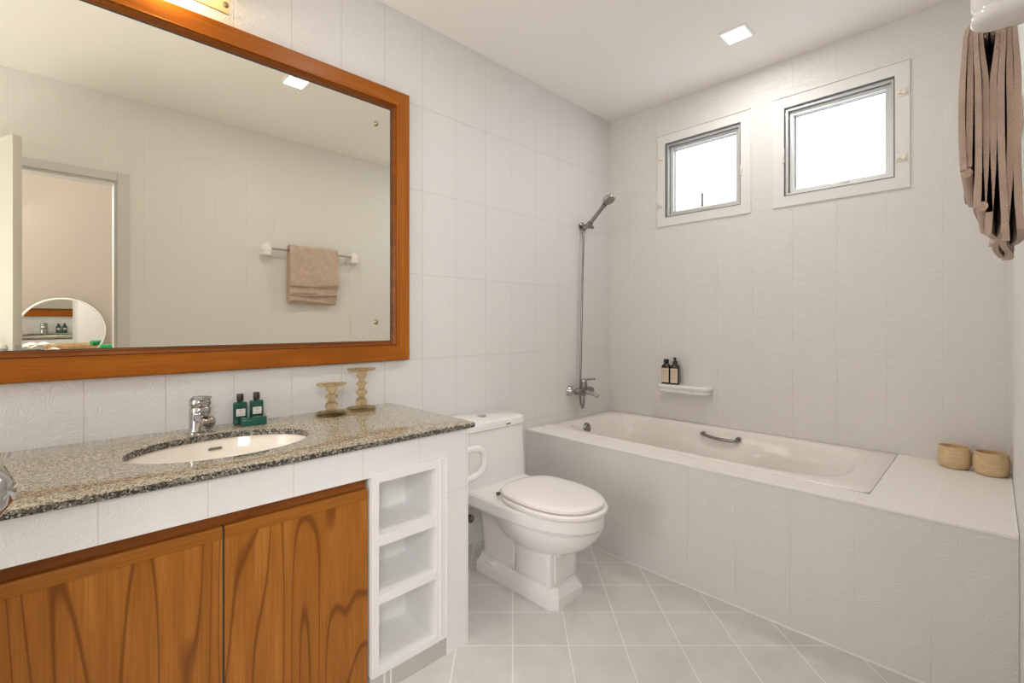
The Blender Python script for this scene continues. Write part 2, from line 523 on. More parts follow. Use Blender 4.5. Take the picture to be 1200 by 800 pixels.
# ------------------------------------------------------------------ windows
def make_window(name, w, latch_side, idx):
    x0, x1, z0, z1 = w
    # plaster band around the opening
    b = B(); t = .057
    rect_frame(b, 'x', x0 - t, x1 + t, z0 - t, z1 + t + .008, (t, t, t, t + .008), YB - .007, YB)
    box(b, x0 - t, x1 + t, YB - .013, YB - .007, z1 + t + .002, z1 + t + .008)
    struct('trim_%d' % (idx + 1), b, M['plain_white'])
    wn = bpy.data.objects.new(name, None); col.objects.link(wn)
    wn.location = ((x0 + x1) / 2, YB, z0); wn['kind'] = 'structure'
    cx = (x0 + x1) / 2
    hx = (x1 - x0) / 2; hz = z1 - z0
    b = B()
    rect_frame(b, 'x', -hx, hx, 0, hz, .014, .004, .075)
    obj('window_frame', b, M['aluminium'], wn, 0)
    b = B(); rect_frame(b, 'x', -hx - .0015, hx + .0015, -.0015, hz + .0015, .0035, -.0085, .0039)
    obj('outer_gasket', b, M['rubber'], wn, 0)
    b = B()
    rect_frame(b, 'x', -hx + .014, hx - .014, .014, hz - .014, .003, .035, .06)
    obj('gasket', b, M['rubber'], wn, 0)
    b = B()
    rect_frame(b, 'x', -hx + .017, hx - .017, .017, hz - .017, .018, .030, .062)
    rect_frame(b, 'x', -hx + .035, hx - .035, .035, hz - .035, .004, .046, .062)
    obj('sash', b, M['aluminium'], wn, 0)
    b = B()
    rect_frame(b, 'x', -hx + .039, hx - .039, .039, hz - .039, .002, .055, .060)
    obj('glazing_bead', b, M['rubber'], wn, 0)
    obj('pane', box(B(), -hx + .037, hx - .037, .060, .064, .037, hz - .037), M['frosted'], wn, 0)
    # two cream screw-catches on the band
    s = latch_side
    for zz in (.085, hz - .085):
        b = B()
        xx = s * (hx + .030)
        box(b, xx - .021, xx + .019, -.011, -.007, zz - .017, zz + .017, .0015)
        box(b, xx - .020, xx - .004, -.016, -.010, zz - .006, zz + .012, .002)
        tube(b, [(xx + .004, -.010, zz - .002), (xx + .004, -.018, zz - .002)], [.010, .0085], 14)
        for q in (-1, 1): tube(b, [(xx + .012, -.0105, zz + q * .012), (xx + .012, -.0125, zz + q * .012)], .003, 8)
        obj('window_catch', b, M['cream_plastic'], wn, 40)
    return wn, hx, hz
w1, hx1, hz1 = make_window('window_1', W1, -1, 1)
w2, hx2, hz2 = make_window('window_2', W2, 1, 2)
# lever of the first window, standing up, on a cream block
b = B(); box(b, -.025, .035, .016, .045, .020, .036, .003)
obj('stay_bracket', b, M['cream_plastic'], w1, 40)
b = B(); box(b, -.010, .003, .022, .028, .030, .118, .002); tube(b, [(-.003, .018, .036), (-.003, .034, .036)], .008, 12)
obj('stay_arm', b, M['chrome_dark'], w1, 40)
b = B(); box(b, hx1 + .001, hx1 + .012, -.013, -.007, .165, .225, .002); box(b, hx1 + .003, hx1 + .010, -.020, -.012, .185, .205, .002)
obj('sash_latch', b, M['cream_plastic'], w1, 40)
b = B(); box(b, -hx2 - .009, -hx2 + .001, -.013, -.007, .18, .26, .002); box(b, -hx2 - .007, -hx2 - .001, -.020, -.012, .205, .235, .002)
obj('sash_latch', b, M['cream_plastic'], w2, 40)
b = B(); box(b, -.04, .05, .018, .030, .018, .028, .002)
obj('stay_bracket', b, M['aluminium'], w2, 40)

# ------------------------------------------------------------------ downlights
def downlight(x, y, label):
    t = thing('downlight', label, 'ceiling light', (x, y, ZC), 0, 'square downlights in the ceiling')
    b = B()
    for k in range(1):
        o = .066; i = .054
        vs = [[b.verts.new((sx * q, sy * q, z)) for sx, sy in ((-1, -1), (1, -1), (1, 1), (-1, 1))] for q, z in ((o, 0), (o, -.006), (i, -.006), (i, -.001))]
        for a_, c_ in zip(vs, vs[1:]):
            for j in range(4): b.faces.new((a_[j], a_[(j + 1) % 4], c_[(j + 1) % 4], c_[j]))
    obj('light_frame', b, M['white_paint'], t, 0)
    obj('diffuser', box(B(), -.054, .054, -.054, .054, -.004, -.001), M['led'], t, 0)
    L = bpy.data.lights.new('downlight_lamp', 'AREA')
    L.shape = 'SQUARE'; L.size = .10; L.energy = DOWNLIGHT_W; L.color = (1, .99, .97)
    lo = bpy.data.objects.new('downlight_lamp', L); col.objects.link(lo)
    lo.parent = t; lo.location = (0, 0, -.0085)
    return t
downlight(1.02, 2.43, 'square white downlight in the ceiling in front of the windows')
downlight(1.00, 1.04, 'square downlight in the ceiling seen glowing in the big mirror')

# ------------------------------------------------------------------ tub surround and bathtub
TY = 1.995; TZ = .538
sur = thing('tub_surround', 'long tiled block with pale ledge boxing in the bathtub', 'tub surround', (0, TY, 0))
b = B(); box(b, .001, XR - .001, 0, .10, 0, TZ - .012)
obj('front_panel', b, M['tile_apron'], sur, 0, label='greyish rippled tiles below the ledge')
b = B()
box(b, .001, XR - .001, -.004, .115, TZ - .012, TZ, .003)
box(b, 1.5985, XR - .001, .115, YB - TY - .001, TZ - .012, TZ, .003)
box(b, 1.5986, 1.602, .1165, YB - TY - .001, 0, TZ - .014)
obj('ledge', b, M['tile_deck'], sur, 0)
b = B(); box(b, .001, XR - .001, -.006, .0002, .0001, .007, .002)
box(b, XR - .009, XR - .0011, .0, YB - TY - .002, TZ, TZ + .004, .0015)
obj('grout_bead', b, M['white_paint'], sur, 0, label='thin white grout bead')

tub = thing('bathtub', 'white built-in bathtub with grab bar below the windows', 'bathtub', (0, 0, 0))
X0, X1, Y0, Y1 = .002, 1.5980, TY + .1155, YB - .002
cxm, cym = (X0 + X1) / 2, (Y0 + Y1) / 2
def tub_ring(x0, x1, y0, y1, z, e):
    pts = sup((x0 + x1) / 2, (y0 + y1) / 2, (x1 - x0) / 2, (y1 - y0) / 2, z, e, 96)
    out = []
    for x, y, zz in pts:
        k = math.exp(-((x - .78) / .17) ** 4) * max(0, min(1, (.47 - zz) / .05))
        if zz < .12: k *= .6
        y += -k * .055 if y > cym else k * .055
        out.append((x, y, zz))
    return out
b = B()
rings = [tub_ring(X0, X1, Y0, Y1, TZ - .06, 30), tub_ring(X0, X1, Y0, Y1, TZ + .0008, 30), tub_ring(X0 + .004, X1 - .004, Y0 + .004, Y1 - .004, TZ + .004, 26),
         tub_ring(.085, 1.515, Y0 + .055, Y1 - .055, TZ + .004, 5.0), tub_ring(.092, 1.505, Y0 + .062, Y1 - .062, TZ + .001, 4.6),
         tub_ring(.098, 1.49, Y0 + .068, Y1 - .068, TZ - .012, 4.4), tub_ring(.105, 1.46, Y0 + .074, Y1 - .074, TZ - .05, 4.2),
         tub_ring(.112, 1.43, Y0 + .080, Y1 - .080, .465, 4.0), tub_ring(.118, 1.41, Y0 + .084, Y1 - .084, .44, 4.0), tub_ring(.122, 1.395, Y0 + .087, Y1 - .087, .42, 3.9),
         tub_ring(.135, 1.33, Y0 + .10, Y1 - .10, .32, 3.8), tub_ring(.16, 1.25, Y0 + .12, Y1 - .12, .22, 3.6), tub_ring(.20, 1.17, Y0 + .15, Y1 - .15, .15, 3.2),
         tub_ring(.27, 1.08, Y0 + .20, Y1 - .20, .115, 3.0), tub_ring(.5, .8, Y0 + .32, Y1 - .32, .105, 2.5)]
loft(b, rings, False, True)
obj('tub_shell', b, M['porcelain_tub'], tub, 50)
# grab bar on the far inner wall
gy = Y1 - .082
b = B()
pts = smoothpath([(.703, gy, .503), (.712, gy - .018, .501), (.75, gy - .028, .496), (.805, gy - .032, .491), (.86, gy - .028, .490), (.897, gy - .018, .493), (.906, gy, .495)], 6)
tube(b, pts, .0092, 12)
for px in (.703, .906): tube(b, [(px, gy + .012, .500), (px, gy - .006, .500)], .0135, 14)
obj('grab_bar', b, M['chrome_dark'], tub, 60, label='dull chrome grab bar')
# overflow cover at the tap end
b = B()
lathe(b, [(.036, 0), (.035, .010), (.030, .018), (.018, .023), (.004, .024)], n=28)
xform(b, Matrix.Translation((.098, 2.435, .488)) @ Matrix.Rotation(R(90), 4, 'Y'))
obj('overflow_cover', b, M['chrome_dark'], tub, 50, label='chrome overflow cover')
b = B(); lathe(b, [(.03, 0), (.03, .004), (.02, .006), (.004, .006)], .55, cym, .1065, 24)
obj('drain', b, M['chrome'], tub, 50)

# ------------------------------------------------------------------ vanity: tiled body, cabinet, shelf unit, counter, basin
FX = .580                     # front face of the tiled body
CT = H - .3535                # counter top
APZ = H - .470                # bottom of the tiled band under the counter
VY0, VY1 = -.50, 1.082
DY0, DYm, DY1 = -.080, .309, .694
SY0, SY1 = .702, .985
van = thing('tiled_vanity', 'white tiled vanity body carrying the granite counter', 'vanity', (0, 0, 0))
ZSH = H - .458 + .0008
b = B(); box(b, FX - .06, FX, VY0, SY0 - .0008, APZ, CT - .021); box(b, FX - .06, FX, SY0 - .0008, VY1, ZSH, CT - .021)
obj('front_band', b, M['tile_vanity'], van, 0)
b = B(); box(b, .002, FX, SY1 + .001, VY1, 0, ZSH)
box(b, .002, FX - .06, VY1 - .06, VY1, ZSH, CT - .021)
obj('end_pillar', b, M['tile_vanity'], van, 0)
b = B(); box(b, .002, FX, VY0, DY0 - .01, 0, APZ)
obj('side_pillar', b, M['tile_vanity'], van, 0)
b = B(); box(b, FX - .05, FX - .002, SY0, SY1, 0, .0628)
obj('skirting', b, M['kick'], van, 0, label='grey skirting tile under the shelf unit')

# wooden cabinet
cab = thing('vanity_cabinet', 'teak vanity cabinet with two plain doors below the basin', 'cabinet', (0, 0, 0))
b = B(); box(b, .02, FX - .045, DY0, DY0 + .016, .05, APZ - .002); box(b, .02, FX - .045, DY1 - .016, DY1, .05, APZ - .002)
box(b, .02, FX - .045, DY0 + .016, DY1 - .016, .05, .066); box(b, .02, .03, DY0 + .016, DY1 - .016, .066, APZ - .002)
box(b, FX - .065, FX - .045, DYm - .015, DYm + .015, .066, APZ - .05)
obj('carcass', b, M['teak_rail'], cab, 0)
b = B(); box(b, FX - .06, FX - .022, DY0, DY1, APZ - .0325, APZ - .001)
obj('top_rail', b, M['teak_rail'], cab, 0, label='dark recessed finger rail')
b = B(); box(b, FX - .09, FX - .07, DY0 + .016, DY1 - .016, 0, .05)
obj('plinth', b, M['teak_rail'], cab, 0)
def cab_door(y0, y1, seed):
    z0, z1 = .05, APZ - .0335
    mt = wood('teak door veneer', TD, TM, TL, 2, 1.0, .30, seed)
    b = B()
    x0, x1 = FX - .032, FX - .010
    # slab whose top edge slopes back as a finger pull
    prof = [(x0, z0), (x1, z0), (x1, z1 - .0305), (x0, z1 - .0305)]
    loft(b, [[(x, y0, z) for x, z in prof], [(x, y1, z) for x, z in prof]])
    d = obj('cabinet_door', b, mt, cab, 0)
    b = B(); prof = [(x0, z1 - .030), (x1 + .0006, z1 - .030), (x1 + .0006, z1 - .007), (x1 - .003, z1 - .001), (x0, z1)]; loft(b, [[(x, y0, z) for x, z in prof], [(x, y1, z) for x, z in prof]])
    obj('edge_strip', b, M['teak_edge'], d, 0)
    return d
cab_door(DY0, DYm - .0025, 4.37)
cab_door(DYm + .0025, DY1, 1.63)
b = B(); box(b, FX - .030, FX - .012, DYm - .0022, DYm + .0022, .052, APZ - .04)
obj('door_gap_shade', b, M['black_line'], cab, 0)

# open shelf unit
sh = thing('shelf_unit', 'white open shelf unit with three cubbies at the vanity end', 'shelves', (0, 0, 0))
sz = [.086, H - .868, H - .840, H - .688, H - .655, H - .490]     # cubby floors and tops
b = B()
SX = FX + .004
zT, zB = H - .458, .064
yl, yr = SY0 + .024, SY1 - .046
rect_frame(b, 'y', SY0, SY1, zB, zT, (yl - SY0, SY1 - yr, .022, zT - sz[5]), SX - .02, SX)
rect_frame(b, 'y', yr + .016, SY1 - .002, zB + .004, zT - .004, .0015, SX - .001, SX + .0025)
obj('face_frame', b, M['shelf_paint'], sh, 0)
b = B(); box(b, .390, SX - .0205, SY0, SY0 + .012, zB, zT); obj('side_panel', b, M['shelf_paint'], sh, 0)
b = B(); box(b, .390, SX - .0205, yr + .001, yr + .013, zB, zT); obj('side_panel', b, M['shelf_paint'], sh, 0)
b = B(); box(b, .378, .3895, SY0, yr + .013, zB, zT); obj('back_panel', b, M['shelf_paint'], sh, 0)
for za, zb in ((sz[1], sz[2]), (sz[3], sz[4])):
    b = B(); box(b, .390, SX - .001, yl - .010, yr + .0005, za, zb); obj('shelf', b, M['shelf_paint'], sh, 0)
b = B(); box(b, .390, SX - .0205, SY0 + .0125, yr + .0005, zB, sz[0]); obj('bottom_shelf', b, M['shelf_paint'], sh, 0)
b = B(); box(b, .390, SX - .0205, SY0 + .0125, yr + .0005, sz[5], zT); obj('top_panel', b, M['shelf_paint'], sh, 0)

# granite counter with the oval cut-out
SCX, SCY, SHX, SHY = .315, .372, .168, .236
def counter():
    b = B(); n = 64
    x0, x1, y0, y1 = .001, .597, VY0, 1.100
    def outer(t, ins):
        c, s = math.cos(t), math.sin(t)
        ax0, ax1, ay0, ay1 = x0 + ins, x1 - ins, y0 + ins, y1 - ins
        k = []
        if c > 1e-9: k.append((ax1 - SCX) / c)
        if c < -1e-9: k.append((ax0 - SCX) / c)
        if s > 1e-9: k.append((ay1 - SCY) / s)
        if s < -1e-9: k.append((ay0 - SCY) / s)
        q = min(k); return SCX + q * c, SCY + q * s
    base = [2 * math.pi * i / n for i in range(n)]
    corn = [math.atan2(yy - SCY, xx - SCX) % (2 * math.pi) for xx in (x0, x1) for yy in (y0, y1)]
    for c in corn:
        i = min(range(len(base)), key=lambda j: abs((base[j] - c + math.pi) % (2 * math.pi) - math.pi)); base[i] = c
    base.sort()
    def O(z, ins): return [(*outer(t, ins), z) for t in base]
    def I(z, gr): return [(SCX + (SHX + gr) * math.cos(t), SCY + (SHY + gr) * math.sin(t), z) for t in base]
    r = [I(CT - .004, 0), I(CT - .0012, .0008), I(CT, .004), O(CT, .004), O(CT - .0012, .0012), O(CT - .004, 0), O(CT - .017, 0), O(CT - .020, .003), I(CT - .020, 0), I(CT - .004, 0)]
    loft(b, r, False, False)
    nb = len(base)
    for q, f in enumerate(b.faces):
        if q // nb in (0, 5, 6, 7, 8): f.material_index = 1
    bmesh.ops.remove_doubles(b, verts=b.verts, dist=1e-5)
    return b
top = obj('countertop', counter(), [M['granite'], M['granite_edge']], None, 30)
tag(top, 'speckled beige granite counter top along the mirror wall', 'counter')

bas = thing('wash_basin', 'white oval basin sunk under the granite counter', 'sink', (SCX, SCY, CT))
b = B(); n_ = 48
def el(fx, fy, z): return [(fx * math.cos(2 * math.pi * i / n_), fy * math.sin(2 * math.pi * i / n_), z) for i in range(n_)]
loft(b, [el(SHX + .022, SHY + .022, -.0205), el(SHX + .006, SHY + .006, -.0205), el(SHX + .003, SHY + .003, -.030), el(SHX - .004, SHY - .005, -.055), el(SHX - .025, SHY - .03, -.095), el(SHX - .06, SHY - .075, -.13), el(SHX - .11, SHY - .15, -.148), el(.024, .024, -.152)], False, True)
obj('bowl', b, M['basin'], bas, 50)
b = B(); box(b, -SHX + .004, -SHX + .0085, -.010, .028, -.052, -.044, .0015)
obj('overflow_slot', b, M['chrome_dark'], bas, 40)
b = B(); lathe(b, [(.022, 0), (.022, .003), (.016, .004), (.003, .002)], 0, 0, -.1515, 24)
obj('drain', b, M['chrome'], bas, 50)

# faucet
fau = thing('basin_faucet', 'short chrome lever faucet behind the oval basin', 'faucet', (.090, .352, CT))
b = B()
lathe(b, [(.030, 0), (.030, .004), (.026, .007), (.0245, .02), (.024, .07), (.0245, .082), (.021, .087)], n=28)
obj('body', b, M['chrome'], fau, 40)
b = B()
def sect(x, z, hw, hh): return [(x, hw * math.copysign(abs(math.cos(t)) ** .6, math.cos(t)), z + hh * math.copysign(abs(math.sin(t)) ** .6, math.sin(t))) for t in [2 * math.pi * i / 20 for i in range(20)]]
loft(b, [sect(.015, .052, .018, .017), sect(.05, .056, .017, .014), (sect(.085, .056, .016, .012)), sect(.108, .052, .015, .012), sect(.114, .049, .013, .010)])
obj('spout', b, M['chrome'], fau, 40)
b = B(); lathe(b, [(.011, 0), (.011, .012), (.009, .013)], .100, 0, .030, 20)
obj('aerator', b, M['chrome'], fau, 40)
b = B()
lathe(b, [(.023, .0885), (.025, .094), (.024, .112), (.016, .121), (.004, .123)], n=28)
loft(b, [sect(-.01, .112, .018, .009), sect(.03, .116, .016, .007), sect(.075, .124, .011, .0045), sect(.09, .128, .010, .004)])
obj('lever', b, M['chrome'], fau, 40)

fau.scale = (1.1, 1.25, .97)

# ------------------------------------------------------------------ big wall mirror
mz0, mz1 = H - .163, H + 1.052
my0, my1 = -.42, 1.184
FWd = .083
mir = thing('wall_mirror', 'large wall mirror in a wide teak frame above the counter', 'mirror', (0, 0, 0))
def rail(pts_yz, m_, nm):
    """one mitred frame member, stepped profile; pts = outer a, outer b, inner b, inner a"""
    (oa, ob, ib, ia) = [Vector(p) for p in pts_yz]
    b = B()
    prof = [(0, .001), (0, .028), (.05, .031), (.76, .031), (.785, .0325), (.81, .031), (.825, .012), (1.0, .012), (1.0, .001)]   # (fraction across, x)
    ring = lambda o, i: [(x, o.x + (i.x - o.x) * f, o.y + (i.y - o.y) * f) for f, x in prof]
    loft(b, [ring(oa, ia), ring(ob, ib)])
    return obj(nm, b, m_, mir, 25)
f2 = FWd
O = [(my0, mz0), (my1, mz0), (my1, mz1), (my0, mz1)]
I = [(my0 + f2, mz0 + f2), (my1 - f2, mz0 + f2), (my1 - f2, mz1 - f2), (my0 + f2, mz1 - f2)]
rail([O[0], O[1], I[1], I[0]], M['teak_h'], 'frame_rail')
rail([O[2], O[3], I[3], I[2]], M['teak_h'], 'frame_rail')
rail([O[1], O[2], I[2], I[1]], M['teak_v'], 'frame_stile')
rail([O[3], O[0], I[0], I[3]], M['teak_v'], 'frame_stile')
b = B()
g_ = .0142
def loop(g, x): return [b.verts.new((x, yy, zz)) for yy, zz in ((my0 + f2 - g, mz0 + f2 - g), (my1 - f2 + g, mz0 + f2 - g), (my1 - f2 + g, mz1 - f2 + g), (my0 + f2 - g, mz1 - f2 + g))]
ls = [loop(.0142, .0122), loop(.0142, .027), loop(.0122, .0275), loop(.003, .0165), loop(-.002, .0170), loop(-.004, .0150), loop(-.004, .0122)]
for q, w_ in zip(ls, ls[1:]):
    for k in range(4): b.faces.new((q[k], q[(k + 1) % 4], w_[(k + 1) % 4], w_[k]))
obj('inner_moulding', b, M['teak_lip'], mir, 0, label='dark inner lip of the frame')
b = B(); rect_frame(b, 'y', my0 + f2 + .004, my1 - f2 - .004, mz0 + f2 + .004, mz1 - f2 - .004, .0028, .0121, .0148)  # thin dark strip that paints a shadow line at the moulding edge
obj('shadow_line', b, M['black_line'], mir, 0, label='dark strip painted in as shade around the glass')
obj('mirror_glass', box(B(), .006, .012, my0 + f2 - .001, my1 - f2 + .001, mz0 + f2 - .001, mz1 - f2 + .001), M['mirror'], mir, 0)
for zz in (H + .880, H + .009):
    b = B(); lathe(b, [(.0105, 0), (.0105, .004), (.008, .008), (.004, .010)], n=20)
    xform(b, Matrix.Translation((.012, 1.024, zz)) @ Matrix.Rotation(R(90), 4, 'Y'))
    obj('mirror_screw', b, M['brass'], mir, 50, label='small brass screw cap')

# ------------------------------------------------------------------ lamp above the mirror
LZ = H + 1.145
sco = thing('wall_lamp', 'glass wall lamp with brass knob glowing above the mirror frame', 'lamp', (0, .25, LZ))
b = B(); box(b, .001, .016, -.15, .15, -.035, .055, .003)
obj('back_plate', b, M['cream_plastic'], sco, 0)
b = B()
arc = lambda yy: [(.066 + .014 * math.cos(yy / .19 * 1.2) + t, yy, zz) for zz, t in ((-.083, 0), (.085, 0), (.085, .005), (-.083, .005))]
loft(b, [arc(-.19 + .38 * i / 16) for i in range(17)])
obj('glass_shade', b, M['sconce_glass'], sco, 40)
for yy in (-.178, .178):
    for zz in (-.060, .064):
        b = B(); tube(b, [(.016, yy * .8, zz + .03), (.068, yy, zz)], .002, 10)
        lb = B(); lathe(lb, [(.004, 0), (.0085, .003), (.0095, .008), (.007, .013), (.002, .015)], n=16)
        xform(lb, Matrix.Translation((.0775, yy, zz)) @ Matrix.Rotation(R(90), 4, 'Y'))
        tmp = bpy.data.meshes.new('t'); lb.to_mesh(tmp); lb.free(); b.from_mesh(tmp); bpy.data.meshes.remove(tmp)
        obj('brass_knob', b, M['brass'], sco, 50)
b = B(); tube(b, [(.0685 + .014 * math.cos(yy / .19 * 1.2), yy, -.0845) for yy in [-.19 + .38 * i / 16 for i in range(17)]], .0018, 8)
obj('lower_trim', b, M['brass'], sco, 50, label='thin brass edge')
b = B(); tube(b, [(.042, -.08, .0), (.042, .10, .0)], .012, 14)
obj('lamp_tube', b, M['bulb'], sco, 50)
L = bpy.data.lights.new('wall_lamp_light', 'POINT'); L.energy = SCONCE_W; L.color = (1, .70, .36); L.shadow_soft_size = .01
lo = bpy.data.objects.new('wall_lamp_light', L); col.objects.link(lo); lo.parent = sco; lo.location = (.058, .015, -.03)

# ------------------------------------------------------------------ things on the counter
def flat_bottle(loc, rz, label, lab_text):
    t = thing('toiletry_bottle', label, 'bottle', loc, rz, 'green toiletry bottles on the counter')
    b = B(); box(b, -.011, .011, -.0215, .0215, 0, .078, .004, 3)
    tube(b, [(0, 0, .077), (0, 0, .084)], .009, 16)
    obj('bottle_body', b, M['green'], t, 40)
    b = B(); lathe(b, [(.0105, .083), (.011, .085), (.0108, .105), (.0095, .107)], n=22)
    obj('cap', b, M['brown_cap'], t, 40)
    b = B(); box(b, .0111, .0115, -.013, .015, .030, .055)
    l = obj('paper_label', b, M['label'], t, 0)
    b = B()
    for zz, a, c in ((.0495, -.008, .010), (.0455, -.004, .006), (.0365, -.009, .011)): box(b, .01152, .0117, a, c, zz, zz + .0013)
    obj('print', b, M['ink'], l, 0)
    return t
flat_bottle((.045, .481, CT), R(-8), 'green toiletry bottle next to the faucet', 0)
flat_bottle((.038, .536, CT), R(-8), 'green toiletry bottle standing behind the small soap box', 0)
sb = thing('soap_box', 'small glossy green soap box lying before the bottles', 'box', (.093, .512, CT), R(-6))
b = B(); box(b, -.016, .016, -.039, .039, 0, .024, .003); obj('box_body', b, M['green_box'], sb, 40)
b = B(); box(b, -.0165, .0165, -.0395, .0395, .0241, .0275, .0012); obj('box_lid', b, M['green'], sb, 40)

def candle(loc, hgt, label):
    t = thing('candle_holder', label, 'candle holder', loc, 0, 'amber glass candle holders')
    b = B()
    if hgt < .15:
        prof = [(.030, 0), (.056, 0), (.0585, .004), (.0585, .011), (.055, .015), (.020, .018), (.017, .022), (.022, .030), (.0245, .038), (.021, .047), (.014, .053), (.013, .062), (.014, .066), (.022, .070), (.0235, .074), (.022, .078), (.014, .082), (.0125, .088), (.014, .092),
                (.018, .096), (.022, .104), (.0225, .112), (.021, .116), (.054, .118), (.0575, .121), (.056, .125), (.030, .125), (.028, .121), (.004, .120)]
    else:
        prof = [(.030, 0), (.056, 0), (.0585, .004), (.0585, .010), (.055, .014), (.019, .017), (.018, .020), (.022, .028), (.0235, .036), (.019, .045), (.012, .051), (.0115, .057), (.016, .061), (.022, .067), (.0225, .073), (.017, .079), (.012, .083), (.0115, .093), (.013, .097),
                (.0205, .101), (.022, .1045), (.0205, .108), (.013, .112), (.012, .120), (.014, .126), (.0195, .134), (.021, .146), (.0205, .153), (.054, .156), (.0575, .159), (.056, .163), (.030, .163), (.028, .159), (.004, .158)]
    lathe(b, prof, n=40)
    obj('holder_glass', b, M['amber_glass'], t, 50)
    return t
candle((.118, .779, CT), .13, 'shorter amber glass candle holder nearer the faucet')
tc = candle((.098, .913, CT), .17, 'taller amber glass candle holder at the counter end'); tc.scale = (1, 1, 1.06)

# ------------------------------------------------------------------ toilet
TCY = 1.535
toi = thing('toilet', 'white porcelain toilet between the vanity and the tub', 'toilet', (0, TCY, 0))
def dring(xb, xs, xf, hw, z, n=48, rc=.04):
    """plan outline: straight sides from xb to xs, elliptical nose to xf"""
    out = []
    k = n // 2
    for i in range(k + 1):
        t = -math.pi / 2 + math.pi * i / k
        out.append((xs + (xf - xs) * max(math.cos(t), 0) ** .88, hw * math.sin(t), z))
    for i in range(1, 8): # straight side +y, back corner
        f = i / 8; out.append((xs + (xb + rc - xs) * f, hw, z))
    for i in range(6):
        a = math.pi / 2 + math.pi / 2 * i / 5; out.append((xb + rc + rc * math.cos(a), hw - rc + rc * math.sin(a), z))
    for i in range(6):
        a = math.pi + math.pi / 2 * i / 5; out.append((xb + rc + rc * math.cos(a), -hw + rc + rc * math.sin(a), z))
    for i in range(7, 0, -1):
        f = i / 8; out.append((xs + (xb + rc - xs) * f, -hw, z))
    return out
b = B()
# rim band with rear deck
loft(b, [dring(.035, .47, .805, .160, .318), dring(.03, .47, .818, .176, .326), dring(.028, .47, .823, .181, .334), dring(.028, .47, .826, .183, .338), dring(.028, .47, .833, .189, .342), dring(.028, .47, .836, .190, .37), dring(.028, .47, .834, .189, .384), dring(.034, .47, .826, .182, .392)])
# bowl belly under the rim
def egg(xb, xf, hw, z, n=44, e=2.2):
    return sup((xb + xf) / 2, 0, (xf - xb) / 2, hw, z, e, n)
loft(b, [egg(.40, .655, .078, .150, e=3), egg(.395, .66, .082, .185, e=3), egg(.37, .69, .098, .205), egg(.34, .735, .124, .228), egg(.315, .775, .147, .255), egg(.30, .803, .166, .285), egg(.29, .818, .177, .310), egg(.285, .824, .181, .330)])
obj('bowl', b, M['porcelain'], toi, 35)
b = B()
# rear trapway body, leaning back
loft(b, [sup(.325, 0, .115, .072, .06, 6, 40), sup(.325, 0, .117, .070, .10, 6, 40), sup(.315, 0, .125, .068, .20, 6, 40), sup(.305, 0, .140, .066, .30, 6, 40), sup(.300, 0, .150, .066, .325, 6, 40)])
# front column with raised panel edges
box(b, .455, .655, -.088, .088, .055, .215, .012, 2)
box(b, .48, .637, -.0915, .0915, .085, .20, .004, 1)
box(b, .640, .659, -.062, .062, .085, .20, .004, 1)
box(b, .430, .441, -.084, .084, .075, .235, .003, 1)
obj('pedestal', b, M['porcelain'], toi, 35)
b = B()
def chamf(x0, x1, hw, z, c=.03):
    return [(x0, -hw + c, z), (x0, hw - c, z), (x0 + c, hw, z), (x1 - c, hw, z), (x1, hw - c, z), (x1, -hw + c, z), (x1 - c, -hw, z), (x0 + c, -hw, z)]
loft(b, [chamf(.185, .692, .106, 0), chamf(.185, .692, .106, .042), chamf(.190, .687, .101, .050), chamf(.200, .674, .090, .072), chamf(.200, .670, .087, .076)])
obj('foot', b, M['porcelain'], toi, 20)
for s in (-1, 1):
    b = B(); box(b, .285, .335, s * .098 - .016, s * .098 + .016, .058, .080, .005, 2)
    obj('bolt_cover', b, M['porcelain'], toi, 40)
# tank
b = B()
def trk(x0, x1, hw, z, c=.03): return sup((x0 + x1) / 2, .0, (x1 - x0) / 2, hw, z, 9, 48)
loft(b, [trk(.012, .250, .205, .388), trk(.010, .252, .206, .395), trk(.010, .248, .202, .52), trk(.010, .242, .195, .648)])
obj('tank', b, M['porcelain'], toi, 35)
b = B()
loft(b, [trk(.010, .243, .196, .649), trk(.006, .250, .203, .653), trk(.006, .251, .204, .676), trk(.010, .247, .200, .686), trk(.018, .238, .190, .691)])
tl = obj('tank_lid', b, M['porcelain'], toi, 35)
b = B(); lathe(b, [(.022, 0), (.022, .005), (.018, .0065), (.003, .0065)], .13, 0, .691, 24)
obj('flush_button', b, M['chrome'], tl, 50)
b = B(); box(b, .2512, .2522, .052, .082, .661, .667); obj('maker_mark', b, M['chrome_dark'], tl, 0)
# seat and lid
def seat_ring(xb, xf, hw, z, n=56):
    out = []
    for i in range(n):
        t = 2 * math.pi * i / n; c, s = math.cos(t), math.sin(t)
        e = 2.15 if c > 0 else 3.4
        xm = xb + (xf - xb) * .47
        hx = (xf - xm) if c > 0 else (xm - xb)
        out.append((xm + hx * math.copysign(abs(c) ** (2 / e), c), hw * math.copysign(abs(s) ** (2 / (2.15 if c > 0 else 2.6)), s), z))
    return out
b = B()
loft(b, [seat_ring(.385, .836, .176, .3945), seat_ring(.382, .840, .179, .399), seat_ring(.382, .840, .179, .408), seat_ring(.388, .834, .174, .413)])
obj('seat', b, M['seat'], toi, 40)
b = B()
loft(b, [seat_ring(.373, .822, .166, .4165), seat_ring(.370, .826, .169, .420), seat_ring(.370, .826, .169, .430), seat_ring(.377, .819, .163, .436), seat_ring(.41, .79, .138, .4405), seat_ring(.49, .70, .08, .443)])
obj('seat_cover', b, M['seat'], toi, 40)
